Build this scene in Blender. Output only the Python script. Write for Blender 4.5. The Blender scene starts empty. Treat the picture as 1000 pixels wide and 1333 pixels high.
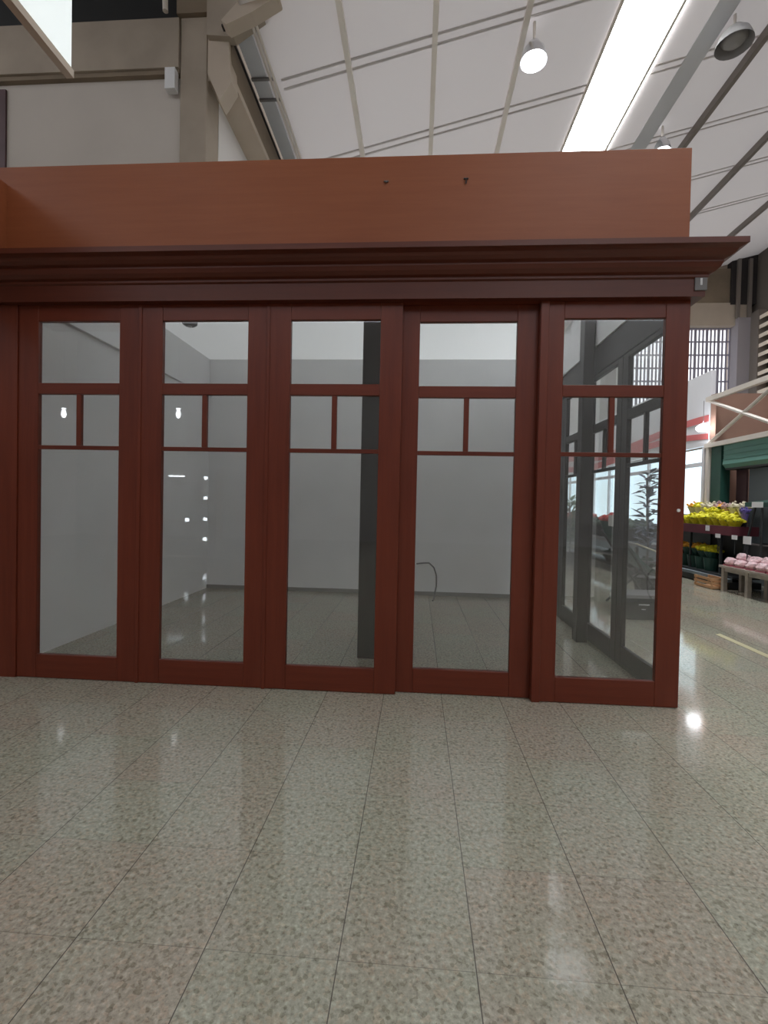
import bpy, bmesh, math, random
from mathutils import Vector, Matrix
random.seed(7)
sc = bpy.context.scene
COL = sc.collection

# ------------------------------------------------------------------ camera
cam_d = bpy.data.cameras.new('camera'); cam = bpy.data.objects.new('camera', cam_d); COL.objects.link(cam)
F_PX = 622.55
cam_d.sensor_fit = 'VERTICAL'; cam_d.sensor_height = 36.0; cam_d.lens = F_PX / 1333.0 * 36.0
cam_d.clip_start = 0.02; cam_d.clip_end = 300
yaw, pitch, roll = -0.068143, -0.017524, 0.020826
cy, sy, cp, sp = math.cos(yaw), math.sin(yaw), math.cos(pitch), math.sin(pitch)
fw = Vector((sy*cp, cy*cp, sp)); rt = Vector((cy, -sy, 0)); up = rt.cross(fw)
r2 = rt*math.cos(roll) + up*math.sin(roll); u2 = -rt*math.sin(roll) + up*math.cos(roll)
M = Matrix((r2, u2, -fw)).transposed().to_4x4(); M.translation = Vector((0, -3.7277, 1.5))
cam.matrix_world = M
sc.camera = cam

# ------------------------------------------------------------------ world, lights, exposure
sc.view_settings.view_transform = 'Standard'; sc.view_settings.look = 'None'
sc.view_settings.gamma = 1.0; sc.view_settings.use_curve_mapping = False
sc.view_settings.exposure = 0.42
w = bpy.data.worlds.new('overcast_sky'); sc.world = w; w.use_nodes = True
bg = w.node_tree.nodes['Background']; bg.inputs[0].default_value = (0.93, 0.95, 1.0, 1); bg.inputs[1].default_value = 1.45
SKYLIGHT_STRENGTH = 11.0
sc.cycles.max_bounces = 10; sc.cycles.transparent_max_bounces = 16; sc.cycles.diffuse_bounces = 5
sc.cycles.caustics_reflective = False; sc.cycles.caustics_refractive = False
sc.cycles.sample_clamp_indirect = 6.0
sc.cycles.use_denoising = True

# ------------------------------------------------------------------ materials
def new_mat(name):
    m = bpy.data.materials.new(name); m.use_nodes = True
    nt = m.node_tree; return m, nt, nt.nodes['Principled BSDF']
def plain(name, col, rough=0.6, metal=0.0, var=0.0, scale=3.0, bump=0.0, spec=0.5, stretch=(1, 1, 1)):
    m, nt, p = new_mat(name)
    p.inputs['Roughness'].default_value = rough; p.inputs['Metallic'].default_value = metal
    p.inputs['Specular IOR Level'].default_value = spec
    c = tuple(col) + (1,)
    p.inputs['Base Color'].default_value = c
    if var > 0 or bump > 0:
        tc = nt.nodes.new('ShaderNodeTexCoord'); mp = nt.nodes.new('ShaderNodeMapping'); mp.inputs['Scale'].default_value = stretch
        n = nt.nodes.new('ShaderNodeTexNoise'); n.inputs['Scale'].default_value = scale; n.inputs['Detail'].default_value = 6
        nt.links.new(tc.outputs['Object'], mp.inputs[0]); nt.links.new(mp.outputs[0], n.inputs[0])
        if var > 0:
            r = nt.nodes.new('ShaderNodeValToRGB'); r.color_ramp.elements[0].position = .3; r.color_ramp.elements[1].position = .7
            r.color_ramp.elements[0].color = tuple(x*(1-var) for x in col) + (1,)
            r.color_ramp.elements[1].color = tuple(min(1, x*(1+var)) for x in col) + (1,)
            nt.links.new(n.outputs[0], r.inputs[0]); nt.links.new(r.outputs[0], p.inputs['Base Color'])
        if bump > 0:
            b = nt.nodes.new('ShaderNodeBump'); b.inputs['Strength'].default_value = bump; b.inputs['Distance'].default_value = .01
            nt.links.new(n.outputs[0], b.inputs['Height']); nt.links.new(b.outputs[0], p.inputs['Normal'])
    return m
def wood(name, dark, light, rough=0.35, vertical=True, spec=.5):
    m, nt, p = new_mat(name)
    p.inputs['Roughness'].default_value = rough; p.inputs['Specular IOR Level'].default_value = spec
    tc = nt.nodes.new('ShaderNodeTexCoord'); mp = nt.nodes.new('ShaderNodeMapping')
    mp.inputs['Scale'].default_value = (14, 14, .9) if vertical else (.9, 14, 14)
    n = nt.nodes.new('ShaderNodeTexNoise'); n.inputs['Scale'].default_value = 1.6; n.inputs['Detail'].default_value = 8; n.inputs['Roughness'].default_value = .6
    n2 = nt.nodes.new('ShaderNodeTexNoise'); n2.inputs['Scale'].default_value = .8; n2.inputs['Detail'].default_value = 2
    mx = nt.nodes.new('ShaderNodeMix'); mx.data_type = 'FLOAT'; mx.inputs[0].default_value = .45
    r = nt.nodes.new('ShaderNodeValToRGB'); r.color_ramp.elements[0].position = .32; r.color_ramp.elements[1].position = .7
    r.color_ramp.elements[0].color = tuple(dark)+(1,); r.color_ramp.elements[1].color = tuple(light)+(1,)
    L = nt.links.new
    L(tc.outputs['Object'], mp.inputs[0]); L(mp.outputs[0], n.inputs[0]); L(tc.outputs['Object'], n2.inputs[0])
    L(n.outputs[0], mx.inputs[2]); L(n2.outputs[0], mx.inputs[3]); L(mx.outputs[0], r.inputs[0]); L(r.outputs[0], p.inputs['Base Color'])
    b = nt.nodes.new('ShaderNodeBump'); b.inputs['Strength'].default_value = .05; b.inputs['Distance'].default_value = .003
    L(n.outputs[0], b.inputs['Height']); L(b.outputs[0], p.inputs['Normal'])
    return m
def emit(name, col, s):
    m, nt, p = new_mat(name)
    p.inputs['Base Color'].default_value = tuple(col)+(1,); p.inputs['Emission Color'].default_value = tuple(col)+(1,)
    p.inputs['Emission Strength'].default_value = s
    return m
def glass(name, tint=(.9, .93, .92), base=.07):
    m = bpy.data.materials.new(name); m.use_nodes = True; nt = m.node_tree; nt.nodes.clear(); L = nt.links.new
    out = nt.nodes.new('ShaderNodeOutputMaterial'); mix = nt.nodes.new('ShaderNodeMixShader')
    tr = nt.nodes.new('ShaderNodeBsdfTransparent'); tr.inputs[0].default_value = tuple(tint)+(1,)
    gl = nt.nodes.new('ShaderNodeBsdfGlossy'); gl.inputs['Roughness'].default_value = 0.02
    lw = nt.nodes.new('ShaderNodeLayerWeight'); lw.inputs[0].default_value = .5
    pw = nt.nodes.new('ShaderNodeMath'); pw.operation = 'POWER'; pw.inputs[1].default_value = 4.0
    ml = nt.nodes.new('ShaderNodeMath'); ml.operation = 'MULTIPLY_ADD'; ml.inputs[1].default_value = .9; ml.inputs[2].default_value = base
    L(lw.outputs['Facing'], pw.inputs[0]); L(pw.outputs[0], ml.inputs[0]); L(ml.outputs[0], mix.inputs[0])
    L(tr.outputs[0], mix.inputs[1]); L(gl.outputs[0], mix.inputs[2]); L(mix.outputs[0], out.inputs[0])
    return m

def sheet(name, col, trans):
    m = bpy.data.materials.new(name); m.use_nodes = True; nt = m.node_tree; nt.nodes.clear(); L = nt.links.new
    out = nt.nodes.new('ShaderNodeOutputMaterial'); add = nt.nodes.new('ShaderNodeAddShader')
    d = nt.nodes.new('ShaderNodeBsdfDiffuse'); d.inputs[0].default_value = tuple(col)+(1,)
    t = nt.nodes.new('ShaderNodeBsdfTranslucent'); t.inputs[0].default_value = tuple(trans)+(1,)
    L(d.outputs[0], add.inputs[0]); L(t.outputs[0], add.inputs[1]); L(add.outputs[0], out.inputs[0])
    return m

def granite():
    m, nt, p = new_mat('polished_granite_tiles'); L = nt.links.new; N = nt.nodes.new
    tc = N('ShaderNodeTexCoord'); T = .44996
    mp = N('ShaderNodeMapping'); mp.inputs['Location'].default_value = (.22529/T, 1.29792/T, 0); mp.inputs['Scale'].default_value = (1/T, 1/T, 1)
    L(tc.outputs['Object'], mp.inputs[0])
    fl = N('ShaderNodeVectorMath'); fl.operation = 'FLOOR'; L(mp.outputs[0], fl.inputs[0])
    fr = N('ShaderNodeVectorMath'); fr.operation = 'FRACTION'; L(mp.outputs[0], fr.inputs[0])
    wn = N('ShaderNodeTexWhiteNoise'); wn.noise_dimensions = '3D'; L(fl.outputs[0], wn.inputs[0])
    # grain
    sp1 = N('ShaderNodeTexNoise'); sp1.inputs['Scale'].default_value = 55; sp1.inputs['Detail'].default_value = 5; sp1.inputs['Roughness'].default_value = .65
    L(tc.outputs['Object'], sp1.inputs[0])
    r1 = N('ShaderNodeValToRGB'); e = r1.color_ramp.elements
    e[0].position = .30; e[0].color = (.17, .155, .125, 1); e[1].position = .68; e[1].color = (.46, .45, .375, 1)
    x = r1.color_ramp.elements.new(.44); x.color = (.295, .288, .238, 1); x = r1.color_ramp.elements.new(.55); x.color = (.357, .345, .285, 1)
    L(sp1.outputs[0], r1.inputs[0])
    vo = N('ShaderNodeTexVoronoi'); vo.inputs['Scale'].default_value = 75; L(tc.outputs['Object'], vo.inputs[0])
    vr = N('ShaderNodeValToRGB'); vr.color_ramp.interpolation = 'CONSTANT'; e = vr.color_ramp.elements
    e[0].position = 0; e[0].color = (.68, .66, .62, 1); e[1].position = .12; e[1].color = (1, 1, 1, 1)
    x = e.new(.8); x.color = (1.10, 1.0, .96, 1)
    sepc = N('ShaderNodeSeparateColor'); L(vo.outputs['Color'], sepc.inputs[0]); L(sepc.outputs[0], vr.inputs[0])
    m1 = N('ShaderNodeMix'); m1.data_type = 'RGBA'; m1.blend_type = 'MULTIPLY'; m1.inputs[0].default_value = .8
    L(r1.outputs[0], m1.inputs[6]); L(vr.outputs[0], m1.inputs[7])
    # large pink blotches
    bl = N('ShaderNodeTexNoise'); bl.inputs['Scale'].default_value = 1.5; bl.inputs['Detail'].default_value = 3; L(tc.outputs['Object'], bl.inputs[0])
    ad = N('ShaderNodeMath'); ad.operation = 'MULTIPLY_ADD'; ad.inputs[1].default_value = .35; L(wn.outputs[0], ad.inputs[0]); L(bl.outputs[0], ad.inputs[2])
    br = N('ShaderNodeValToRGB'); br.color_ramp.elements[0].position = .5; br.color_ramp.elements[0].color = (.98, 1.0, .96, 1)
    br.color_ramp.elements[1].position = .88; br.color_ramp.elements[1].color = (1.02, .93, .91, 1); L(ad.outputs[0], br.inputs[0])
    m2 = N('ShaderNodeMix'); m2.data_type = 'RGBA'; m2.blend_type = 'MULTIPLY'; m2.inputs[0].default_value = 1
    L(m1.outputs[2], m2.inputs[6]); L(br.outputs[0], m2.inputs[7])
    # joints
    sx = N('ShaderNodeSeparateXYZ'); L(fr.outputs[0], sx.inputs[0])
    def edge(o, wdt):
        a = N('ShaderNodeMath'); a.operation = 'SUBTRACT'; a.inputs[1].default_value = .5; L(o, a.inputs[0])
        b = N('ShaderNodeMath'); b.operation = 'ABSOLUTE'; L(a.outputs[0], b.inputs[0])
        c = N('ShaderNodeMath'); c.operation = 'GREATER_THAN'; c.inputs[1].default_value = .5-wdt; L(b.outputs[0], c.inputs[0]); return c.outputs[0]
    ea = edge(sx.outputs[0], .0042); eb = edge(sx.outputs[1], .0028)
    eb2 = N('ShaderNodeMath'); eb2.operation = 'MULTIPLY'; eb2.inputs[1].default_value = .55; L(eb, eb2.inputs[0])
    mxx = N('ShaderNodeMath'); mxx.operation = 'MAXIMUM'; L(ea, mxx.inputs[0]); L(eb2.outputs[0], mxx.inputs[1])
    fac = N('ShaderNodeMath'); fac.operation = 'MULTIPLY'; fac.inputs[1].default_value = .92; L(mxx.outputs[0], fac.inputs[0])
    m3 = N('ShaderNodeMix'); m3.data_type = 'RGBA'; L(fac.outputs[0], m3.inputs[0]); L(m2.outputs[2], m3.inputs[6]); m3.inputs[7].default_value = (.08, .07, .06, 1)
    L(m3.outputs[2], p.inputs['Base Color'])
    p.inputs['Roughness'].default_value = .13
    rr = N('ShaderNodeMapRange'); rr.inputs[3].default_value = .05; rr.inputs[4].default_value = .11; L(bl.outputs[0], rr.inputs[0]); L(rr.outputs[0], p.inputs['Roughness'])
    return m

MAT = dict(
    wood=wood('varnished_mahogany', (.103, .0185, .0085), (.168, .034, .016), .36, spec=.35),
    wood_h=wood('varnished_mahogany_rail', (.103, .0185, .0085), (.168, .034, .016), .36, False, spec=.35),
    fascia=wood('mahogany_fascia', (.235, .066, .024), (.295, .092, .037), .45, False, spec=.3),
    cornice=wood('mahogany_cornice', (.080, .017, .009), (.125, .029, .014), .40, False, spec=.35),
    darkwood=wood('dark_and_backlit_wood', (.012, .010, .010), (.03, .024, .022), .5),  # dark wood; on the side doors it paints in their backlit darkness
    glass=glass('clear_door_glass', (.97, .98, .98), .085),
    granite=granite(),
    plaster=plain('white_plaster', (.90, .90, .91), .85, var=.03, scale=2),
    plaster_hall=plain('aged_hall_plaster', (.54, .49, .44), .9, var=.06, scale=.6),
    plaster_end=plain('pale_end_wall', (.62,.60,.58), .85, var=.05, scale=.5),
    purlin=plain('pale_painted_purlin', (.86,.80,.74), .5),
    concrete=plain('beige_concrete', (.37, .31, .25), .85, var=.12, scale=1.2, bump=.2),
    concrete_b=plain('brown_concrete', (.22, .17, .12), .85, var=.15, scale=1.0, bump=.2),
    concrete_l=plain('pale_concrete', (.50, .42, .34), .8, var=.05, scale=1.5),
    dark=plain('near_black_trim', (.03, .025, .025), .9),
    roof=sheet('roof_sheet_added_translucency', (.52, .49, .48), (.128, .120, .118)),  # translucency added so daylight brightens the roof underside
    lap=sheet('sheet_lap', (.48, .455, .445), (.113, .105, .103)),
    pvc=sheet('ceiling_sheet_added_translucency', (.38, .39, .39), (.56, .57, .57)),  # translucency added to let hall light into the kiosk
    steel=plain('cream_painted_steel', (.66, .60, .54), .5, var=.05),
    steel_d=plain('grey_brown_steel', (.20, .17, .15), .5),
    strip=plain('galvanised_gutter', (.52, .53, .56), .5),
    slat=plain('beige_louvre', (.85, .74, .62), .6),
    metal=plain('aluminium', (.7, .7, .72), .25, 1),
    greyp=plain('grey_plastic', (.16, .15, .15), .5),
    lampgrey=plain('dull_lamp_grey', (.30,.29,.29), .6),
    black=plain('black_plastic', (.018, .02, .022), .45),
    white=plain('white_plastic', (.75, .75, .76), .5),
    teal=plain('teal_green_shutter', (.10, .25, .21), .4, .1),
    green=plain('dark_green_plastic', (.012, .06, .045), .5, var=.2),
    leaf=plain('leaf_green', (.05, .13, .04), .6, var=.4, scale=20),
    leafd=plain('dark_foliage', (.03,.065,.04), .6, var=.5, scale=14),
    leafb=plain('blue_grey_leaf', (.17, .2, .27), .6, var=.3, scale=20),
    yellow=plain('yellow_petals', (.72, .66, .02), .7, var=.2, scale=25),
    orange=plain('orange_petals', (.75, .36, .03), .7, var=.2, scale=25),
    pale=plain('cream_wrapping', (.62, .56, .42), .7, var=.15, scale=15),
    pinkp=plain('dusty_pink_petals', (.50, .33, .36), .7, var=.2, scale=15),
    pinkw=plain('pink_white_packaging', (.62, .42, .44), .4, var=.5, scale=16),
    red=plain('red_petals', (.55, .06, .05), .7, var=.2, scale=15),
    crimson=plain('crimson_cloth', (.11, .018, .03), .8, var=.2),
    purple=plain('purple_petals', (.16, .12, .42), .7),
    crate=wood('raw_crate_wood', (.38, .20, .09), (.55, .32, .17), .7, False),
    tablew=plain('weathered_pale_wood', (.33, .29, .25), .7, var=.15, scale=8),
    browns=plain('brown_shop_wall', (.26, .15, .11), .8, var=.15, scale=1.2),
    maroon=plain('maroon_panel', (.085, .045, .05), .6, var=.3, scale=1.5),
    greyw=plain('blue_grey_shop_wall', (.17, .20, .22), .6),
    signw=plain('white_sign_board', (.70, .70, .73), .4),
    signr=plain('red_sign_graphic', (.58, .14, .14), .4),
    yline=plain('yellow_floor_paint', (.46, .42, .25), .5),
    banner=emit('self_glowing_white_panel', (.80, .86, .85), .36),  # no lamp: emission stands in for the light on the panel
    skylight=emit('translucent_skylight', (.93, .97, 1.0), SKYLIGHT_STRENGTH),
    lamp=emit('cool_lamp_glow', (.93, .96, 1.0), 14.0),
    lamp_s=emit('small_shelf_light', (.85, .93, 1.0), 9.0),
    lamp_w=emit('warm_lamp_glow', (1.0, .55, .25), 5.0),
    lit=emit('daylit_shop_window', (.72, .88, .95), 1.05),
)

# ------------------------------------------------------------------ geometry helpers
class MB:
    def __init__(s): s.v = []; s.f = []
    def box(s, a, b):
        x0, x1 = sorted((a[0], b[0])); y0, y1 = sorted((a[1], b[1])); z0, z1 = sorted((a[2], b[2])); o = len(s.v)
        s.v += [(x0,y0,z0),(x1,y0,z0),(x1,y1,z0),(x0,y1,z0),(x0,y0,z1),(x1,y0,z1),(x1,y1,z1),(x0,y1,z1)]
        s.f += [tuple(o+i for i in q) for q in ((0,3,2,1),(4,5,6,7),(0,1,5,4),(1,2,6,5),(2,3,7,6),(3,0,4,7))]; return s
    def hexa(s, q):   # eight corners: bottom ring, top ring
        o = len(s.v); s.v += [tuple(p) for p in q]
        s.f += [tuple(o+i for i in q_) for q_ in ((0,3,2,1),(4,5,6,7),(0,1,5,4),(1,2,6,5),(2,3,7,6),(3,0,4,7))]; return s
    def prism(s, pts, axis, a, b):  # polygon given in the two other axes, extruded along axis
        def mk(p, t): q = list(p); q.insert(axis, t); return tuple(q)
        n = len(pts); o = len(s.v)
        s.v += [mk(p, a) for p in pts] + [mk(p, b) for p in pts]
        s.f += [tuple(o+i for i in reversed(range(n))), tuple(o+n+i for i in range(n))]
        s.f += [(o+i, o+(i+1) % n, o+n+(i+1) % n, o+n+i) for i in range(n)]; return s
    def tube(s, p, q, r, r2=None, n=10):
        p = Vector(p); q = Vector(q); d = (q-p).normalized(); r2 = r if r2 is None else r2
        a = d.orthogonal().normalized(); b = d.cross(a); o = len(s.v)
        for c, rr in ((p, r), (q, r2)):
            s.v += [tuple(c + (a*math.cos(t)+b*math.sin(t))*rr) for t in (2*math.pi*i/n for i in range(n))]
        s.f += [(o+i, o+(i+1) % n, o+n+(i+1) % n, o+n+i) for i in range(n)]
        s.f += [tuple(o+i for i in reversed(range(n))), tuple(o+n+i for i in range(n))]; return s
    def path(s, pts, r, n=8):
        for a, b in zip(pts, pts[1:]): s.tube(a, b, r, n=n)
        return s
    def lathe(s, c, prof, n=24):   # prof: (radius, z)
        o = len(s.v); k = len(prof)
        for (r, z) in prof:
            s.v += [(c[0]+r*math.cos(2*math.pi*i/n), c[1]+r*math.sin(2*math.pi*i/n), c[2]+z) for i in range(n)]
        for j in range(k-1):
            s.f += [(o+j*n+i, o+j*n+(i+1) % n, o+(j+1)*n+(i+1) % n, o+(j+1)*n+i) for i in range(n)]
        return s
    def blob(s, c, r, sub=1, jit=.25):
        bm = bmesh.new(); bmesh.ops.create_icosphere(bm, subdivisions=sub, radius=1); o = len(s.v)
        rr = r if isinstance(r, (tuple, list)) else (r, r, r)
        for v in bm.verts:
            k = 1+random.uniform(-jit, jit); s.v.append((c[0]+v.co.x*rr[0]*k, c[1]+v.co.y*rr[1]*k, c[2]+v.co.z*rr[2]*k))
        bm.verts.index_update(); s.f += [tuple(o+v.index for v in f.verts) for f in bm.faces]; bm.free(); return s
    def leafq(s, p, d, L, wd, up=Vector((0,0,1))):
        p = Vector(p); d = Vector(d).normalized(); sd = d.cross(up)
        if sd.length < .1: sd = Vector((1,0,0))
        sd.normalize(); n = sd.cross(d); o = len(s.v); m = p+d*L*.5+n*L*.08
        s.v += [tuple(p), tuple(m+sd*wd), tuple(p+d*L), tuple(m-sd*wd), tuple(m-n*.012)]
        s.f += [(o, o+1, o+4), (o+1, o+2, o+4), (o+2, o+3, o+4), (o+3, o, o+4), (o, o+3, o+2, o+1)]; return s
    def build(s, name, mat, parent=None, origin=None, bevel=0, smooth=False):
        root = parent
        while root is not None and root.parent is not None: root = root.parent
        if parent is not None: org = Vector(root.location)
        elif origin is not None: org = Vector(origin)
        else:
            xs = [p[0] for p in s.v]; ys = [p[1] for p in s.v]; zs = [p[2] for p in s.v]
            org = Vector(((min(xs)+max(xs))/2, (min(ys)+max(ys))/2, min(zs)))
        me = bpy.data.meshes.new(name); me.from_pydata([tuple(Vector(p)-org) for p in s.v], [], s.f)
        bm = bmesh.new(); bm.from_mesh(me); bmesh.ops.recalc_face_normals(bm, faces=bm.faces); bm.to_mesh(me); bm.free()
        o = bpy.data.objects.new(name, me); COL.objects.link(o)
        me.materials.append(MAT[mat] if isinstance(mat, str) else mat)
        if parent is not None: o.parent = parent
        else: o.location = org
        if smooth:
            for q in me.polygons: q.use_smooth = True
        if bevel:
            md = o.modifiers.new('bevel', 'BEVEL'); md.width = bevel; md.segments = 2; md.limit_method = 'ANGLE'
        return o
def tag(o, label, cat, group=None, kind=None):
    o['label'] = label; o['category'] = cat
    if group: o['group'] = group
    if kind: o['kind'] = kind
    return o
def struct(o): o['kind'] = 'structure'; return o
def empty(name, loc, label=None, cat=None, group=None):
    o = bpy.data.objects.new(name, None); COL.objects.link(o); o.location = loc; o.empty_display_size = .1
    if label: tag(o, label, cat, group)
    return o
def copy_tree(o, loc=None, parent=None):
    c = o.copy(); COL.objects.link(c); c.parent = parent
    if loc is not None: c.location = loc
    for ch in list(o.children): copy_tree(ch, None, c)
    return c
BX = lambda a, b: MB().box(a, b)

# ================================================================== the hall
f = MB(); f.v = [(-14,-16,0),(26,-16,0),(26,26,0),(-14,26,0),(-14,-16,-.2),(26,-16,-.2),(26,26,-.2),(-14,26,-.2)]
f.f = [(0,1,2,3),(7,6,5,4),(0,4,5,1),(1,5,6,2),(2,6,7,3),(3,7,4,0)]
struct(f.build('floor', 'granite', origin=(0,0,0)))
SL = .25; RZ = lambda x: 11.0 + SL*x
def roof_piece(name, x0, x1, mat, y0=-15, y1=24.6, th=.08):
    return MB().hexa([(x0,y0,RZ(x0)),(x1,y0,RZ(x1)),(x1,y1,RZ(x1)),(x0,y1,RZ(x0)),(x0,y0,RZ(x0)+th),(x1,y0,RZ(x1)+th),(x1,y1,RZ(x1)+th),(x0,y1,RZ(x0)+th)]).build(name, mat)
def roof_sheet(x0, x1, y0=-15, y1=24.6):
    m = MB(); m.v = [(x0,y0,RZ(x0)),(x1,y0,RZ(x1)),(x1,y1,RZ(x1)),(x0,y1,RZ(x0))]; m.f = [(0,1,2,3)]
    return struct(m.build('ceiling', 'roof'))
roof_sheet(-3.29, 4.05); roof_sheet(5.55, 19.6)
sk = roof_piece('window_1', 4.05, 5.55, 'skylight'); struct(sk)
# purlins and skylight edging (each its own beam)
tn = 1
def trim(mb, mat, **k):
    global tn
    o = mb.build('trim_%d' % tn, mat, **k); tn += 1; return struct(o)
def beam(x, wd, dp, mat, y0=-15, y1=24.5, below=0.0):
    a, b = x-wd/2, x+wd/2; z = RZ(x)-below-.02
    return trim(MB().hexa([(a,y0,z-dp),(b,y0,z-dp),(b,y1,z-dp),(a,y1,z-dp),(a,y0,z),(b,y0,z),(b,y1,z),(a,y1,z)]), mat)
for x in (-1.60, .16, 2.02): beam(x, .11, .12, 'purlin')
for x in (8.07, 11.05, 14.55): beam(x, .12, .22, 'steel_d')
beam(5.42, .07, .10, 'steel'); beam(4.0, .06, .06, 'steel')
beam(6.55, .45, .05, 'strip')
# transverse sheet laps: faint double ribs under the sheets
for y in (6.15, 8.6, 11.4, 14.2, 17.0, -1.0, -3.5, -6.0):
    for dy in (0, .22):
        for xa, xb in ((-3.0, 4.0), (5.6, 17.8)):
            yy = y+dy
            trim(MB().hexa([(xa,yy,RZ(xa)-.018),(xb,yy,RZ(xb)-.018),(xb,yy+.05,RZ(xb)-.018),(xa,yy+.05,RZ(xa)-.018),(xa,yy,RZ(xa)),(xb,yy,RZ(xb)),(xb,yy+.05,RZ(xb)),(xa,yy+.05,RZ(xa))]), 'lap')
# rafters of the hall behind the photographer (they show in the glass)
for y in (-6.8, -9.3, -12.0):
    trim(MB().hexa([(-3.8,y,RZ(-3.8)-.6),(18,y,RZ(18)-.6),(18,y+.3,RZ(18)-.6),(-3.8,y+.3,RZ(-3.8)-.6),(-3.8,y,RZ(-3.8)-.05),(18,y,RZ(18)-.05),(18,y+.3,RZ(18)-.05),(-3.8,y+.3,RZ(-3.8)-.05)]), 'concrete_b')
m = MB().box((-14.2,-15.3,13.0),(-3.2,5.6,13.2)); struct(m.build('ceiling', 'concrete_b'))  # unseen left roof, added to keep sky light off the left walls
struct(BX((-3.30,-15,10.22),(-3.22,4.6,13.0)).build('wall_light_blocker', 'concrete_b'))  # unseen piece added to close the light gap between the roofs
# eaves at the left: near-black strip, gutter strip, pipes, beam, wall
trim(BX((-3.68,4.75,9.99),(-3.56,24.5,10.02)), 'dark')
trim(BX((-3.55,4.75,10.12),(-3.24,24.5,10.16)), 'strip')
for y in (5.95, 6.45, 9.6): trim(BX((-3.56,y,10.09),(-3.1,y+.06,10.12)), 'greyp')
for x in (-3.16, -3.09): trim(MB().tube((x,4.75,10.10),(x,24.5,10.10),.028), 'steel')
trim(BX((-4.05,5.05,9.30),(-3.58,24.5,9.42)), 'concrete_l')  # beam in a paler tone than the brown piece above
trim(BX((-3.75,5.05,9.42),(-3.6,24.5,10.6)), 'concrete_b')
struct(BX((-4.25,5.56,0),(-4.05,24.5,9.32)).build('wall_left', plain('pale_wall_paint', (.75,.72,.70), .8)))
struct(MB().box((-14,5.10,0),(-4.56,5.6,9.42)).build('wall_back', 'plaster_hall'))
trim(BX((-14,4.95,9.48),(-4.57,5.6,10.38)), 'concrete')
trim(BX((-14,5.0,9.40),(-4.57,5.6,9.48)), 'concrete_b')
trim(BX((-14,5.2,10.38),(-4.57,5.6,13)), 'black')
struct(BX((-14.2,-15,0),(-14,5.6,9)).build('wall_west', 'plaster_hall'))
struct(MB().box((-14.2,-15.3,0),(18.7,-15,8.6)).build('wall_south', plain('pale_hall_wall', (.46,.45,.45), .85, var=.1, scale=.4)))  # unseen wall, added to cut rear light and glass reflections; open above
# concrete column with haunch and rafter
col = empty('concrete_column', (-4.29,5.27,0), 'tall beige concrete column rising behind the left of the wooden kiosk', 'column')
BX((-4.56,5.0,0),(-4.05,5.56,10.42)).build('shaft', 'concrete', col, bevel=.02)
BX((-4.60,4.92,10.42),(-4.0,5.58,11.6)).build('capital', 'concrete_b', col)
MB().prism([(-4.02,10.4),(-3.64,10.2),(-3.62,9.83),(-3.57,9.19),(-3.79,8.85),(-4.02,9.35)], 1, 4.97, 5.3).build('haunch', 'concrete_l', col)
# sloping rafter from haunch
trim(MB().prism([(-3.62,9.94),(-3.53,9.86),(-3.07,10.05),(-2.6,10.31),(-2.6,10.6),(-3.08,10.40),(-3.31,10.26)], 1, 4.6, 4.85), 'concrete_l')
trim(MB().prism([(-4.0,9.95),(-3.5,9.9),(-2.9,10.3),(-2.9,10.9),(-4.0,11.4)], 1, 4.86, 5.04), 'concrete')
bxj = BX((-4.79,4.88,9.04),(-4.60,5.02,9.42)).build('junction_box', 'white'); tag(bxj, 'white box mounted beside the concrete column under the beam', 'box')
MB().tube((-4.8,4.9,9.95+.5),(-4.86,4.9,11.8),.05).build('drain_pipe', 'steel'); tag(bpy.data.objects['drain_pipe'], 'short pale pipe rising above the beam next to the column', 'pipe')
struct(BX((-14,5.06,7.0),(-8.05,5.10,9.3)).build('wall_dark_strip', 'maroon'))  # dark strip laid on the face of the back wall
# hanging white panel, top left
bn = empty('hanging_panel', (-2.8,-.5,0), 'white translucent panel hanging high at the upper left corner', 'panel')
def at_x28(s): return s
BX((-2.815,-4.2,4.87),(-2.785,-.09,7.5)).build('sheet', 'banner', bn)
BX((-2.83,-4.2,4.80),(-2.77,-.08,4.86)).build('edge_rail', 'concrete_l', bn)
for y in (-3.8, -.5): MB().tube((-2.8,y,7.5),(-2.8,y,RZ(-2.8)),.012).build('hanger', 'steel', bn)

# end wall with pierced screen
YE = 24.5
g = MB()
g.box((17.35,YE,0),(19.6,YE+.4,18)); g.box((11.7,YE,0),(17.35,YE+.4,5.8)); g.box((11.7,YE,11.75),(17.35,YE+.4,18))
struct(g.build('wall_end', 'concrete'))
struct(BX((-4.2,YE,0),(11.7,YE+.4,18)).build('wall_end', 'plaster_end'))
g = MB(); n = 27; dx = (17.35-11.7)/n
for i in range(n+1):
    wv = .09 if i % 3 else .14
    x = 11.7+i*dx; g.box((x-wv/2,YE+.02,5.8),(x+wv/2,YE+.06,11.75))
for j in range(9): z = 5.8+j*.74; g.box((11.7,YE+.025,z-.045),(17.35,YE+.055,z+.045))
struct(g.build('window_2', plain('lilac_grey_block', (.33,.31,.38), .8)))
trim(BX((11.7,YE-.35,11.75),(18.0,YE,13.0)), 'concrete_l')
trim(BX((11.7,YE-.3,13.0),(17.1,YE,14.9)), 'concrete_b')
struct(BX((17.35,23.9,0),(18.2,YE,12.1)).build('wall_pier', plain('lilac_grey_pier', (.34,.31,.33), .8)))
trim(BX((17.05,24.1,12.9),(19.6,24.5,16.2)), 'dark')  # near-black block at the top of the end wall
for x in (17.35, 17.95): trim(BX((x-.08,23.9,12.1),(x+.08,24.05,15.3)), 'steel_d')
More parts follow.
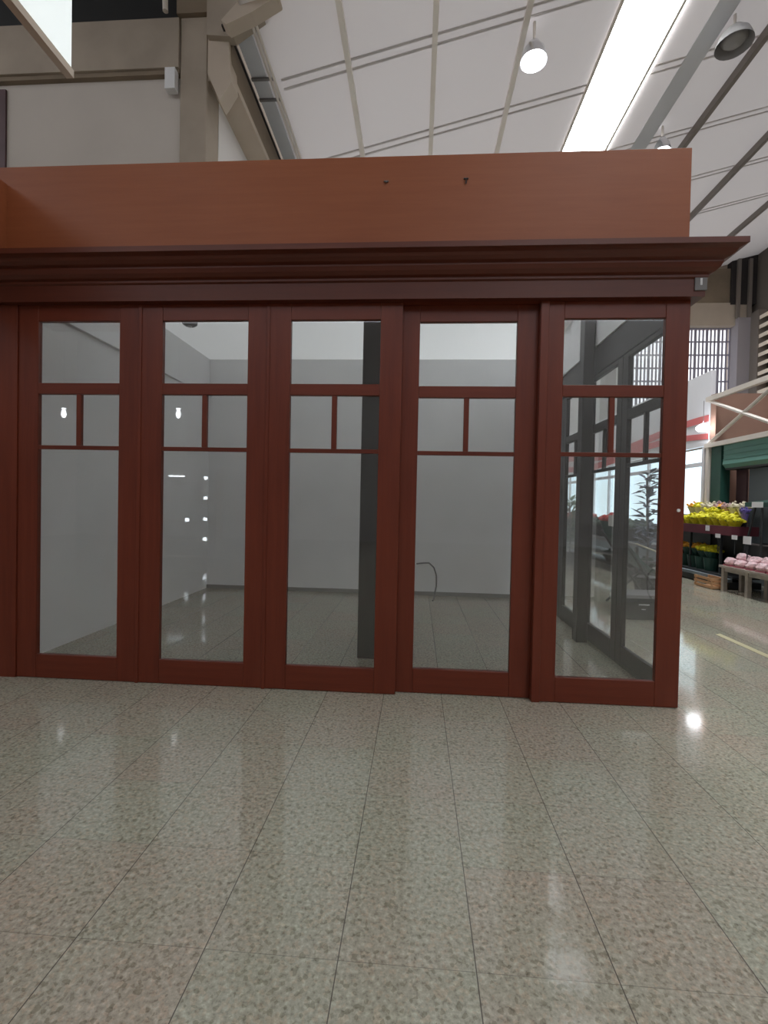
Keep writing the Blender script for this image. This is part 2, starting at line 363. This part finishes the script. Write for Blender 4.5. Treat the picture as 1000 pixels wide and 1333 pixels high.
# right wall with louvres
struct(MB().box((18.4,-15,0),(18.7,24.5,7.6)).box((18.4,-15,12.2),(18.7,24.5,16)).box((18.6,-15,7.6),(18.7,24.5,12.2)).build('wall_right', plain('umber_wall', (.16,.135,.115), .85)))
for k in range(9):
    z = 7.75+k*.5; hh = .2
    trim(MB().hexa([(18.05,12,z),(18.55,12,z+.22),(18.55,23.3,z+.22),(18.05,23.3,z),(18.05,12,z+hh),(18.55,12,z+.22+hh),(18.55,23.3,z+.22+hh),(18.05,23.3,z+hh)]), 'slat')
trim(BX((18.0,23.3,7.4),(18.5,23.9,12.3)), 'steel_d')

# high-bay lamps
def high_bay(x, y, z, r, label, lit):
    h = empty('high_bay_lamp', (x,y,z), label, 'ceiling lamp')
    MB().lathe((x,y,z), [(r,0),(r*.98,.04),(r*.8,.22),(r*.45,.36),(.07,.42),(.06,.42)]).build('reflector', 'metal' if lit else 'lampgrey', h, smooth=True)
    MB().lathe((x,y,z+.05), [(0,-.02),(r*.5,0),(r*.7,.08),(r*.4,.2),(0,.22)]).build('bulb' if lit else 'dark_lens', 'lamp' if lit else 'lampgrey', h, smooth=True)
    MB().tube((x,y,z+.4),(x,y,RZ(x)),.03).build('stem', 'steel', h)
high_bay(2.22,6.55,10.75,.27,'bright domed lamp hanging below the roof left of the skylight strip',True)
high_bay(6.95,7.8,12.05,.38,'dull grey unlit round lamp under the roof right of the skylight',False)
high_bay(6.95,11.0,11.98,.24,'bright lamp just above the top right of the wooden fascia',True)

# painted line on the floor
tag(MB().hexa([(3.64,2.30,.0),(3.72,2.34,.0),(3.62,-3,.0),(3.54,-3,.0),(3.64,2.30,.003),(3.72,2.34,.003),(3.62,-3,.003),(3.54,-3,.003)]).build('floor_marking', 'yline'), 'faded yellow painted line on the floor right of the kiosk', 'floor marking')

# ================================================================== the kiosk
K = empty('kiosk', (-.8,2.1,0), 'large reddish brown wooden kiosk shell with moulded cornice and white interior', 'kiosk')
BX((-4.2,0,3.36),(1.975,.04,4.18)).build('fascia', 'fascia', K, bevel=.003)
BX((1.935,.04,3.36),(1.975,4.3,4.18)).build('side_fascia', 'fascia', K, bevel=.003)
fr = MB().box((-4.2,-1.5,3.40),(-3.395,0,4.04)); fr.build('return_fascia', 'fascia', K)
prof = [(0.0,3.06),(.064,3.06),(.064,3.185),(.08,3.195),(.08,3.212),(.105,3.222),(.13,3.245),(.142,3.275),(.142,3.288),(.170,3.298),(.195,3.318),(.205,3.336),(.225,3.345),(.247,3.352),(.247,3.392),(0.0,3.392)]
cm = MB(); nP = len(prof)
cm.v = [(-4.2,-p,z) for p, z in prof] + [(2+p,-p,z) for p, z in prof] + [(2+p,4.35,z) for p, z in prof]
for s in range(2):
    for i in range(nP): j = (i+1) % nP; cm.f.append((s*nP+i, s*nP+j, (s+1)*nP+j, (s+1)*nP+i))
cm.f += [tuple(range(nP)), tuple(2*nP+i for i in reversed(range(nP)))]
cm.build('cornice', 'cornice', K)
BX((-4.2,-.0,3.06),(2.0,.16,3.36)).build('head_beam', 'wood_h', K)
BX((-4.2,-.012,0),(-3.285,.10,3.06)).build('side_panel', 'wood', K, bevel=.003)
for x in (-2.262, -1.212): BX((x,-.008,0.0),(x+.028,.0,3.06)).build('cover_strip', 'wood', K, bevel=.003)
for a, b in ((.908, .970),): BX((a,-.014,0),(b,.002,3.06)).build('cover_strip', 'wood', K, bevel=.004)
cb_ = MB(); cb_.v = [(-3.55,.16,3.88),(1.93,.16,3.88),(1.93,4.2,3.88),(-3.55,4.2,3.88)]; cb_.f = [(0,1,2,3)]; cb_.build('ceiling_board', 'pvc', K)  # light-passing ceiling, added to brighten the interior
BX((-3.7,4.2,0),(2.0,4.32,3.90)).build('back_wall', 'plaster', K)
BX((-3.55,.16,3.24),(-3.51,4.2,3.27)).build('picture_rail', 'plaster', K)
BX((-3.67,.16,0),(-3.55,4.2,3.90)).build('left_wall', 'plaster', K)
BX((-3.55,.10,3.36),(1.93,.16,3.9)).build('inner_lining', 'plaster', K)
BX((1.93,.16,3.28),(1.97,4.2,3.9)).build('inner_lining', 'plaster', K)
BX((1.95,.10,2.98),(2.0,4.2,3.28)).build('side_head_beam', 'darkwood', K)
BX((-3.55,4.18,0),(1.9,4.2,.06)).build('skirting', plain('grey_skirting',(.3,.29,.28),.6), K)
BX((1.93,3.84,0),(2.0,4.2,2.98)).build('corner_panel', 'plaster', K)

def door(name, u0, u1, g0, g1, v, side, label, mat, H=3.06, zt=2.93, zb=.196, th=.045):
    """u along the leaf, v its outer face, side False: along x, True: along y"""
    def P(u, d, z): return (v-d, u, z) if side else (u, v+d, z)
    loc = P((u0+u1)/2, th/2, 0)
    D = empty(name, loc, label, 'door', 'glazed sliding doors of the kiosk')
    def bb(ua, ub, za, zc, d0=0, d1=th): return BX(P(ua,d0,za), P(ub,d1,zc))
    hm = 'wood_h' if mat == 'wood' else mat
    bb(u0,g0,0.004,H).build('stile', mat, D, bevel=.004); bb(g1,u1,0.004,H).build('stile', mat, D, bevel=.004)
    bb(g0,g1,zt,H,.001).build('rail', hm, D, bevel=.004); bb(g0,g1,2.34,2.43,.001).build('rail', hm, D, bevel=.004)
    bb(g0,g1,.004,zb,.001).build('rail', hm, D, bevel=.004)
    gm = (g0+g1)/2
    bb(g0,g1,1.890,1.922,.006,th-.006).build('muntin', hm, D, bevel=.003)
    bb(gm-.02,gm+.02,1.922,2.34,.006,th-.006).build('muntin', mat, D, bevel=.003)
    for a, b, c, d in ((g0,g1,2.43,zt),(g0,gm-.02,1.922,2.34),(gm+.02,g1,1.922,2.34),(g0,g1,zb,1.890)):
        bb(a,b,c,d,.020,.024).build('pane', 'glass', D)
    return D
door('sliding_door', -3.283,-2.252,-3.115,-2.423, 0, False, 'leftmost glazed wooden sliding door of the kiosk front', 'wood')
door('sliding_door', -2.248,-1.202,-2.064,-1.363, 0, False, 'glazed wooden sliding door second from the left, small round detector behind its top pane', 'wood')
door('sliding_door', -1.198,-.138,-1.018,-.310, 0, False, 'middle glazed sliding door with a dark column close behind its glass', 'wood')
door('sliding_door', -.22,.935,-.004,.748, .055, False, 'recessed glazed sliding door with a cable hanging behind it, fourth from the left', 'wood')
d5 = door('sliding_door', .905,2.0,1.086,1.826, 0, False, 'rightmost glazed sliding door at the kiosk corner, market stalls seen through it', 'wood')
MB().tube((1.955,-.012,1.495),(1.955,0.0,1.495),.012,n=16).build('lock', 'white', d5)
y0 = .10
lab = ['nearest', 'second', 'third', 'farthest']
for i in range(4):
    a = y0+.03+i*.925
    door('side_sliding_door', a, a+.921, a+.12, a+.80, 2.0, True,
         ['dark backlit glazed side door nearest the front corner of the kiosk', 'dark glazed side door second from the front corner', 'dark glazed side door third from the front corner, behind the thick post', 'farthest dark glazed side door, beside the white back wall'][i], 'darkwood', H=2.97)  # same doors as the front, backlit darkness put into the colour

tag(BX((-.545,.84,0),(-.10,1.25,3.87)).build('interior_column', 'darkwood', bevel=.01), 'thick dark column standing inside the kiosk behind the middle door', 'column')
tag(BX((1.80,1.70,0),(1.92,1.85,3.9)).build('interior_post', 'darkwood', bevel=.01), 'dark post standing inside along the right side doors', 'column')
sm = empty('smoke_detector', (-3.05,2.45,3.83), 'small round grey detector on the kiosk ceiling behind the second door', 'smoke detector')
MB().lathe((-3.05,2.45,3.83), [(0,-.035),(.06,-.035),(.095,-.01),(.10,.05)]).build('body', 'greyp', sm, smooth=True)
MB().lathe((-3.05,2.45,3.79), [(0,-.012),(.025,-.01),(.03,.005)]).build('sensor', 'white', sm, smooth=True)
cb = MB().path([(.02,4.17,.52),(.12,4.12,.54),(.22,4.08,.55),(.30,4.04,.48),(.34,4.0,.36),(.34,3.95,.2),(.31,3.85,.08),(.28,3.7,.012)], .012)
tag(cb.build('loose_cable', 'greyp'), 'loose dark cable curling out of the kiosk back wall to the floor', 'cable')
# corner box
eb = empty('corner_box', (2.035,-.10,3.09), 'small dark electrical box on the right end of the cornice frieze', 'electrical box')
BX((1.985,-.075,3.10),(2.072,-.064,3.225)).build('cover', 'greyp', eb, bevel=.003)
BX((2.020,-.080,3.135),(2.034,-.075,3.185)).build('switch', 'white', eb)
# hooks on the fascia
for x, z, l in ((.32,3.98,'small dark hook screwed into the fascia left of its middle seam'), (-.29,3.975,'small pale bent nail left in the fascia above the middle door')):
    h = empty('fascia_hook', (x,-.01,z), l, 'hook')
    MB().tube((x-.018,-.004,z+.012),(x+.018,-.004,z+.012),.006,n=8).build('plate', 'black' if x > 0 else 'greyp', h)
    MB().path([(x,-.004,z+.012),(x+.002,-.018,z),(x,-.012,z-.03 if x > 0 else z-.004)], .005).build('bent_pin', 'black' if x > 0 else 'greyp', h)

# ================================================================== shops at the right
XS = 6.6
# storefront continuing beyond: sign band with red wave, lit windows
sg = empty('shop_sign', (6.75,14,0), 'long white sign band with red wavy stripes above the far shop', 'sign')
BX((6.75,7.9,3.02),(6.85,24.4,4.75)).build('board', 'signw', sg)
wv = MB()
def wave(y0_, y1_, zc, th_, ph, nn=40):
    up_ = [(y0_+(y1_-y0_)*i/nn, zc+.16*math.sin(ph+i/nn*9)+th_*(1-.5*abs(i/nn*2-1))) for i in range(nn+1)]
    dn = [(y0_+(y1_-y0_)*i/nn, zc+.16*math.sin(ph+i/nn*9)) for i in range(nn+1)]
    for i in range(nn): wv.prism([dn[i], dn[i+1], up_[i+1], up_[i]], 0, 6.735, 6.75)
wave(7.95,24,3.42,.30,1.4); wave(7.95,24,3.10,.26,.4)
wv.build('red_wave', 'signr', sg)
sf = empty('lit_storefront', (6.8,14,0), 'bright bluish glazed storefront beyond the flower stall', 'shop window')
BX((6.95,7.9,.9),(7.0,24.4,3.0)).build('window_light', 'lit', sf)
BX((6.78,7.9,0),(7.0,24.4,.9)).build('stall_riser', 'greyw', sf)
for y in [7.95+i*1.45 for i in range(12)]: BX((6.78,y,.9),(6.84,y+.09,3.0)).build('mullion', 'signw', sf)
BX((6.77,7.9,2.55),(6.84,24.4,2.65)).build('transom', 'signw', sf)

# posts of the flower shop
pt = empty('shop_post', (6.62,7.72,0), 'pale grey steel post at the far end of the truss', 'post')
BX((6.56,7.60,0),(6.66,7.70,2.95)).build('tube', 'steel', pt); BX((6.56,7.76,0),(6.66,7.84,2.95)).build('tube', 'signw', pt)
# truss
tr = empty('steel_truss', (6.6,5.5,2.93), 'cream steel truss with crossed braces above the green shutter', 'truss')
BX((6.55,2.9,3.98),(6.65,7.75,4.08)).build('top_chord', 'steel', tr)
BX((6.55,2.9,2.92),(6.65,7.75,3.02)).build('bottom_chord', 'steel', tr)
zz = [7.7, 5.35, 3.0]
for a, b in zip(zz, zz[1:]):
    MB().tube((6.6,a,4.0),(6.6,b,3.0),.04,n=6).build('brace', 'steel', tr); MB().tube((6.6,a,3.0),(6.6,b,4.0),.04,n=6).build('brace', 'steel', tr)
# shutter box + shop walls
sh = empty('roller_shutter', (6.7,5.2,2.4), 'teal green rolled shutter hanging under the steel truss', 'shutter')
cv = MB()
pts = [(6.62,2.92),(6.62,2.62),(6.60,2.5),(6.66,2.42),(6.9,2.42),(6.9,2.92)]
cv.prism(pts, 1, 3.0, 7.15).build('curtain', 'teal', sh)
for i in range(4): BX((6.605,3.0,2.50+i*.1),(6.625,7.15,2.51+i*.1)).build('rib', 'teal', sh)
BX((6.6,7.2,0),(6.8,7.55,2.92)).build('shop_pilaster', 'green'); tag(bpy.data.objects['shop_pilaster'], 'dark green pilaster between the shutter and the steel post', 'pilaster')
struct(BX((8.2,2.5,0),(8.3,7.6,4.65)).build('wall_shop', 'browns'))
struct(BX((6.70,7.6,0),(8.2,7.8,4.15)).build('wall_shop_side', 'browns'))
tag(BX((6.92,6.86,0),(6.96,7.18,2.9)).build('maroon_board', 'maroon'), 'dark maroon panel inside the flower shop under the shutter', 'panel')
tag(BX((6.96,2.6,0),(7.0,6.84,2.9)).build('grey_partition', 'greyw'), 'blue grey partition behind the green easel at right edge', 'partition')
tag(BX((6.66,3.0,2.38),(6.9,7.15,2.44)).build('shutter_guide', 'black'), 'thin dark rail along the bottom of the green shutter', 'rail')

def pendant(x, y, z, r, label, ztop, mat='lamp'):
    p = empty('pendant_lamp', (x,y,z), label, 'lamp', None)
    MB().lathe((x,y,z), [(0,-.06),(r*.6,-.05),(r,0),(r*.9,.05),(r*.4,.10),(.04,.12)]).build('shade', mat, p, smooth=True)
    MB().tube((x,y,z+.1),(x,y,ztop),.006,n=6).build('cord', 'greyp', p)
    return p
pendant(6.5,7.72,3.36,.15,'glowing white pendant lamp beside the far end of the truss',4.0)
pendant(7.6,6.6,3.35,.07,'small bluish lamp glowing behind the truss braces',5.2)
pendant(-4.58,-5.1,3.11,.04,'lamp behind the photographer mirrored in the second door',9.7)
pendant(-6.88,-5.1,3.10,.04,'lamp behind the photographer mirrored in the leftmost door',9.7)

# ---- flower stall
fs = empty('flower_stand', (6.4,6.4,0), 'tiered dark stand carrying trays of cut flowers beside the shop post', 'stand')
BX((5.95,5.75,0.02),(6.53,8.5,.14)).build('base', 'black', fs)
BX((5.92,5.75,.14),(6.0,8.5,.20)).build('lip', 'greyw', fs)
BX((6.0,5.75,.20),(6.5,8.5,.24)).build('shelf', 'black', fs)
BX((6.05,5.88,1.08),(6.52,8.5,1.12)).build('shelf', 'black', fs)
BX((6.00,5.82,1.02),(6.06,8.5,1.20)).build('cloth_skirt', 'crimson', fs)
BX((6.06,5.82,1.02),(6.5,5.86,1.20)).build('cloth_skirt', 'crimson', fs)
BX((6.28,6.2,1.36),(6.53,8.5,1.40)).build('shelf', 'black', fs)
for x in (6.08, 6.50):
    for y in (6.25, 7.3, 8.55): BX((x-.02,y-.02,.20),(x+.02,y+.02,1.08 if x < 6.4 else 1.36)).build('leg', 'black', fs)
BX((6.51,6.2,.24),(6.53,8.5,1.36)).build('back_panel', 'black', fs)

def bouquet(name, x, y, z, r, h, petals, wrap, label, group, n=22, cat='bouquet'):
    b = empty(name, (x,y,z), label, cat, group)
    MB().lathe((x,y,z), [(0,0),(r*.45,0),(r*.62,h*.35),(r*.95,h*.7),(r*.9,h*.68),(0,h*.5)], n=12).build('wrap', wrap, b)
    m = MB()
    for _ in range(n):
        a = random.uniform(0,6.283); q = r*math.sqrt(random.random())*1.05
        m.blob((x+q*math.cos(a), y+q*math.sin(a), z+h*.78+random.uniform(-.02,.05)+(r-q)*.5), r*random.uniform(.16,.26), 1, .3)
    m.blob((x,y,z+h*.78), (r*.85,r*.85,r*.5), 2, .12); m.build('blooms', petals, b)
    l = MB()
    for _ in range(8):
        a = random.uniform(0,6.283); l.leafq((x+.4*r*math.cos(a),y+.4*r*math.sin(a),z+h*.5),(math.cos(a),math.sin(a),.6),r*.9,r*.18)
    l.build('leaves', 'leaf', b)
    return b
yb = bouquet('flower_bouquet', 6.2,6.05,1.12,.15,.24,'yellow','yellow','yellow bouquet among the heaped yellow flowers on the crimson tray','yellow bouquets on the crimson tray')
for i, (x, y, z) in enumerate([(6.2,6.30,1.13),(6.2,6.55,1.16),(6.2,6.8,1.19),(6.2,7.05,1.17),(6.2,7.3,1.14),(6.2,7.55,1.12),(6.2,7.8,1.12),(6.38,6.3,1.18),(6.38,6.55,1.26),(6.38,6.8,1.30),(6.38,7.05,1.28),(6.38,7.35,1.22),(6.38,7.65,1.15)]):
    c = copy_tree(yb, (x,y,z)); c.rotation_euler[2] = i*1.3; s_ = 1+.08*math.sin(i*2.1); c.scale = (s_,s_,s_)
ro = bouquet('flower_bouquet', 6.36,6.75,1.48,.08,.14,'orange','leaf','small orange bunch on top of the yellow flower heap',None,12)
lo = bouquet('flower_bouquet', 6.2,6.75,.45,.15,.26,'yellow','green','yellow bunch in the low row of buckets','yellow bunches in the low row')
for i, (x, y) in enumerate([(6.2,7.0),(6.38,6.9)]): copy_tree(lo, (x,y,.45))
lo2 = bouquet('flower_bouquet', 6.2,7.3,.48,.15,.26,'orange','green','orange bunch at the left end of the low flower row','orange bunches in the low row')
for i, (x, y) in enumerate([(6.2,7.6),(6.2,7.9),(6.38,7.4)]): copy_tree(lo2, (x,y,.48))
# buckets in the low row
bk = empty('flower_bucket', (6.2,6.75,.24), 'dark green bucket holding low flowers on the stand base', 'bucket', 'dark green buckets in the low row')
MB().lathe((6.2,6.75,.24), [(0,0),(.12,0),(.15,.26),(.16,.27),(.14,.26),(0,.2)], n=14).build('body', 'green', bk)
for (x, y) in [(6.2,7.05),(6.2,7.35),(6.2,7.65),(6.2,7.95)]: copy_tree(bk, (x,y,.24))
# back row of wrapped bunches
bkrow = [(6.41,6.15,'pale','cream wrapped bunch at the right end of the top flower row'),(6.41,6.39,'pale','cream wrapped bunch second from the right in the top flower row'),(6.41,6.63,'pinkp','dusty pink bunch right of the middle in the top row'),
         (6.41,6.87,'pinkp','dusty pink bunch left of the other pink one in the top row'),(6.41,7.11,'pale','pale bunch in the middle of the top flower row'),(6.41,7.35,'pale','pale bunch left of the middle of the top flower row'),
         (6.41,7.6,'yellow','yellow bunch in the top flower row'),(6.41,7.85,'orange','orange bunch near the left end of the top flower row')]
for x, y, mt, lb in bkrow: bouquet('wrapped_flowers', x,y,1.40,.125,.24,mt,'pale' if mt != 'pinkp' else 'pinkp',lb,'wrapped bunches in the top row',14)
bouquet('purple_flowers', 6.35,6.0,1.30,.09,.26,'purple','purple','purple bunch at the right end of the stand',None,12)
# price tags
for y, z, x, l in ((6.22,.98,6.0,'leftmost white price card below the crimson tray'),(5.72,.98,6.0,'middle white price card below the crimson tray'),(5.22,.93,5.9,'larger white price card in front of the black crates')):
    t = empty('price_card', (x,y,z-.05), l, 'price card'); s_ = .075 if y > 5.5 else .10
    BX((x-.01,y-s_,z-.02),(x,y+s_,z+.06 if y > 5.5 else z+.12)).build('card', 'white', t); BX((x,y-.01,z-.30),(x+.008,y+.01,z-.02)).build('stick', 'black', t)
tg = BX((5.985,6.50,1.08),(5.998,6.62,1.19)).build('round_tag', 'white'); tag(tg, 'small pale tag on the crimson skirt of the flower tray', 'tag')
# black crates
for i, (y, l) in enumerate([(5.53,'black plastic crate on the grey table, nearest the flower stand'),(5.08,'black plastic crate in the middle of the grey table'),(4.63,'black plastic crate on the grey table, farthest from the flower stand')]):
    c = empty('plastic_crate', (6.35,y,.62), l, 'crate', 'black crates on the stall')
    m = MB().box((6.18,y-.21,.62),(6.6,y+.21,.65)).box((6.18,y-.21,.65),(6.20,y+.21,.9)).box((6.58,y-.21,.65),(6.6,y+.21,.9)).box((6.20,y-.21,.65),(6.58,y-.19,.9)).box((6.20,y+.19,.65),(6.58,y+.21,.9))
    m.build('shell', 'black', c); BX((6.165,y-.22,.88),(6.18,y+.22,.91)).build('rim', 'greyp', c)
ct = empty('crate_table', (6.35,5.5,0), 'grey low table holding the black crates behind the packages', 'table')
BX((6.08,4.2,.58),(6.70,5.76,.62)).build('tabletop', 'tablew', ct)
for x in (6.23,6.66):
    for y in (4.45,5.68): BX((x-.025,y-.025,0),(x+.025,y+.025,.58)).build('leg', 'tablew', ct)
# low wooden table with packages
wt = empty('wooden_table', (6.0,4.75,0), 'low weathered wooden table heaped with pink and white packages', 'table')
BX((5.70,3.6,.44),(6.12,5.68,.48)).build('tabletop', 'tablew', wt); BX((5.74,3.65,.37),(5.78,5.62,.44)).build('apron', 'tablew', wt)
for x, y in ((5.76,5.60),(6.08,5.60),(5.76,4.95),(6.08,4.95),(5.76,3.66),(6.08,3.66)): BX((x-.035,y-.035,0),(x+.035,y+.035,.44)).build('leg', 'tablew', wt)
random.seed(3)
pk = None
for i, (x, y, z) in enumerate([(5.84,5.5,.48),(5.84,5.22,.48),(5.84,4.94,.48),(5.84,4.66,.48),(5.84,4.4,.48),(5.98,5.4,.56),(5.98,5.05,.56),(5.98,4.75,.56)]):
    if pk is None:
        pk = empty('wrapped_package', (x,y,z), 'pink and white wrapped package heaped on the low wooden table', 'package', 'pink and white packages')
        MB().blob((x,y,z+.075),(.11,.15,.085),2,.2).build('bag', 'pinkw', pk); BX((x-.105,y-.10,z),(x+.1,y+.10,z+.03)).build('tray', plain('rose_tray',(.45,.12,.16),.5), pk)
    else:
        c = copy_tree(pk, (x,y,z)); c.rotation_euler[2] = random.uniform(-.6,.6); c.scale = (1,random.uniform(.8,1.05),random.uniform(.65,1.15))
# slatted wooden crate on the floor
wc = empty('wooden_crate', (5.8,6.0,0), 'small orange brown slatted wooden crate on the floor beside the stand', 'crate')
for k in range(3):
    z = .015+k*.075; BX((5.60,5.72,z),(5.615,6.28,z+.05)).build('slat', 'crate', wc); BX((5.88,5.72,z),(5.895,6.28,z+.05)).build('slat', 'crate', wc)
for k in range(3):
    z = .015+k*.075; BX((5.615,5.72,z),(5.88,5.735,z+.05)).build('slat', 'crate', wc)
for x in (5.615,5.86):
    for y in (5.735,6.25): BX((x,y,0),(x+.025,y+.025,.215)).build('corner_post', 'crate', wc)
BX((5.62,5.74,.01),(5.88,6.26,.02)).build('bottom_board', 'crate', wc)
# green easel
ge = empty('folding_easel', (6.25,5.1,.62), 'dark green topped folding easel on the stall at the right edge', 'easel')
MB().hexa([(6.1,4.6,1.58),(6.68,4.6,1.66),(6.68,5.62,1.66),(6.1,5.62,1.58),(6.1,4.6,1.66),(6.68,4.6,1.74),(6.68,5.62,1.74),(6.1,5.62,1.66)]).build('top_board', 'green', ge)
BX((6.085,5.15,1.57),(6.10,5.42,1.67)).build('pale_card', 'white', ge)
for a, b in (((6.12,5.36),(6.12,5.66)),((6.12,5.2),(6.12,5.2)),((6.64,5.36),(6.64,5.66)),((6.64,5.2),(6.64,5.2))):
    MB().tube((a[0],a[1],1.62),(b[0],b[1],.625),.02,n=6).build('leg', 'black', ge)

# ---- things seen through the corner door
bb_ = empty('black_box', (3.25,3.05,0), 'large black box with small pale markings standing on the hall floor', 'box')
BX((2.83,2.93,0),(3.45,3.35,.33)).build('body', 'black', bb_, bevel=.01); BX((2.81,2.91,.29),(3.47,3.37,.34)).build('lid', 'greyp', bb_, bevel=.005)
BX((3.02,2.925,.20),(3.16,2.93,.215)).build('pale_marking', 'white', bb_); BX((3.06,2.925,.14),(3.11,2.93,.15)).build('pale_marking', 'white', bb_)
hm = empty('folded_stand', (3.4,3.3,0), 'green sling on dark crossed poles above the black box', 'stand')
cl = MB(); N_ = 10
sec = [(3.02+.62*i/N_, 1.08-.55*i/N_-.10*math.sin(math.pi*i/N_)) for i in range(N_+1)]
for (xa, za), (xb, zb_) in zip(sec, sec[1:]):
    cl.hexa([(xa,3.5,za-.02),(xb,3.5,zb_-.02),(xb,4.1,zb_-.02),(xa,4.1,za-.02),(xa,3.5,za+.02),(xb,3.5,zb_+.02),(xb,4.1,zb_+.02),(xa,4.1,za+.02)])
cl.build('sling', 'green', hm)
for y in (3.48,4.12):
    MB().tube((2.95,y,1.15),(3.70,y,.02),.018,n=8).build('pole', 'black', hm); MB().tube((3.70,y,.62),(3.05,y,.02),.018,n=8).build('pole', 'black', hm)
MB().tube((3.20,3.46,.99),(3.72,3.46,.80),.012,n=8).build('pale_rod', 'pale', hm)
# plant with blue-grey leaves
def plant(name, x, y, h, mat, label, n=70, spread=.42, pot='black'):
    p = empty(name, (x,y,0), label, 'plant', None)
    MB().lathe((x,y,0), [(0,0),(.15,0),(.2,.32),(.21,.34),(.17,.33),(0,.28)], n=16).build('pot', pot, p)
    MB().path([(x,y,.28),(x+.02,y,h*.4),(x-.02,y+.02,h*.92)], .02).build('stem', 'greyp', p)
    l = MB()
    for _ in range(n):
        a = random.uniform(0,6.283); z = random.uniform(.35,.98)*h; e = random.uniform(-.4,.8)
        l.leafq((x+.03*math.cos(a),y+.03*math.sin(a),z),(math.cos(a),math.sin(a),e),spread*random.uniform(.55,1.1),.05)
    l.build('foliage', mat, p); return p
plant('potted_plant', 3.95,4.75,2.2,'leafb','tall potted plant with blue grey leaves outside the kiosk side doors',110,.28)
plant('potted_plant', 4.05,9.2,1.75,'leaf','leafy green potted plant farther down the aisle beyond the kiosk',90,.5)
plant('potted_plant', 3.3,7.9,1.5,'leafd','dark green potted plant near the back corner of the kiosk',80,.40)
# long planter bench down the aisle
b = empty('planter_bench', (4.95,9.3,0), 'long dark planter bench down the aisle seen through the kiosk side doors', 'bench')
BX((4.6,6.6,.70),(5.3,12.0,.76)).build('tabletop', 'greyp', b); BX((4.62,6.62,.0),(5.28,11.98,.16)).build('plinth', 'black', b); BX((4.66,6.66,.36),(5.26,11.94,.40)).build('shelf', 'greyp', b)
for sx in (4.63, 5.27):
    for sy_ in (6.65, 9.3, 11.95): BX((sx-.03,sy_-.03,.16),(sx+.03,sy_+.03,.70)).build('leg', 'black', b)
gp = bouquet('potted_greens', 4.95,6.95,.76,.26,.42,'leafd','black','dark leafy pot on the long planter bench down the aisle','dark leafy pots on the planter bench',18,'potted plant')
for y in (7.55,8.15,9.35,9.95,11.15): copy_tree(gp, (4.95,y,.76))
gq = bouquet('potted_greens', 4.95,6.95,.40-.24,.22,.22,'leafd','black','dark leafy pot under the planter bench tabletop','dark leafy pots on the lower shelf of the planter bench',10,'potted plant')
for y in (7.6,8.2,8.8): copy_tree(gq, (4.95,y,.16))
rf = bouquet('red_flowers', 4.9,8.75,.76,.26,.60,'red','green','red flower bunch on the planter bench between the dark pots','red bunches on the planter bench')
copy_tree(rf, (4.9,10.55,.76)); copy_tree(rf, (4.9,11.7,.76))
pb = empty('price_board', (4.5,7.9,.76), 'white card standing on the edge of the planter bench', 'sign')
BX((4.60,7.85,.76),(4.63,7.88,1.1)).build('stick', 'black', pb); BX((4.58,7.66,1.08),(4.60,8.05,1.34)).build('card', 'white', pb)

# ---- stall behind the photographer, mirrored in the second door
rs = empty('lit_shelving', (-5.9,-8.2,0), 'shelving unit with small lights behind the photographer', 'shelving')
for z in (.0,.42,.92,1.46,1.98): BX((-6.7,-8.5,z),(-5.1,-8.1,z+.03)).build('shelf', 'tablew', rs)
for x in (-6.7,-5.14): BX((x,-8.5,0),(x+.04,-8.1,2.3)).build('side_panel', 'tablew', rs)
for z in (.50,1.01,1.55,2.06): BX((-5.42,-8.12,z-.04),(-5.35,-8.08,z+.035)).build('shelf_light', 'lamp_s', rs)
BX((-6.36,-8.12,2.08),(-5.95,-8.08,2.11)).build('shelf_light', 'lamp_s', rs)
for z in (.98,): BX((-5.9,-8.12,z-.04),(-5.82,-8.08,z+.04)).build('shelf_light', 'lamp_s', rs)
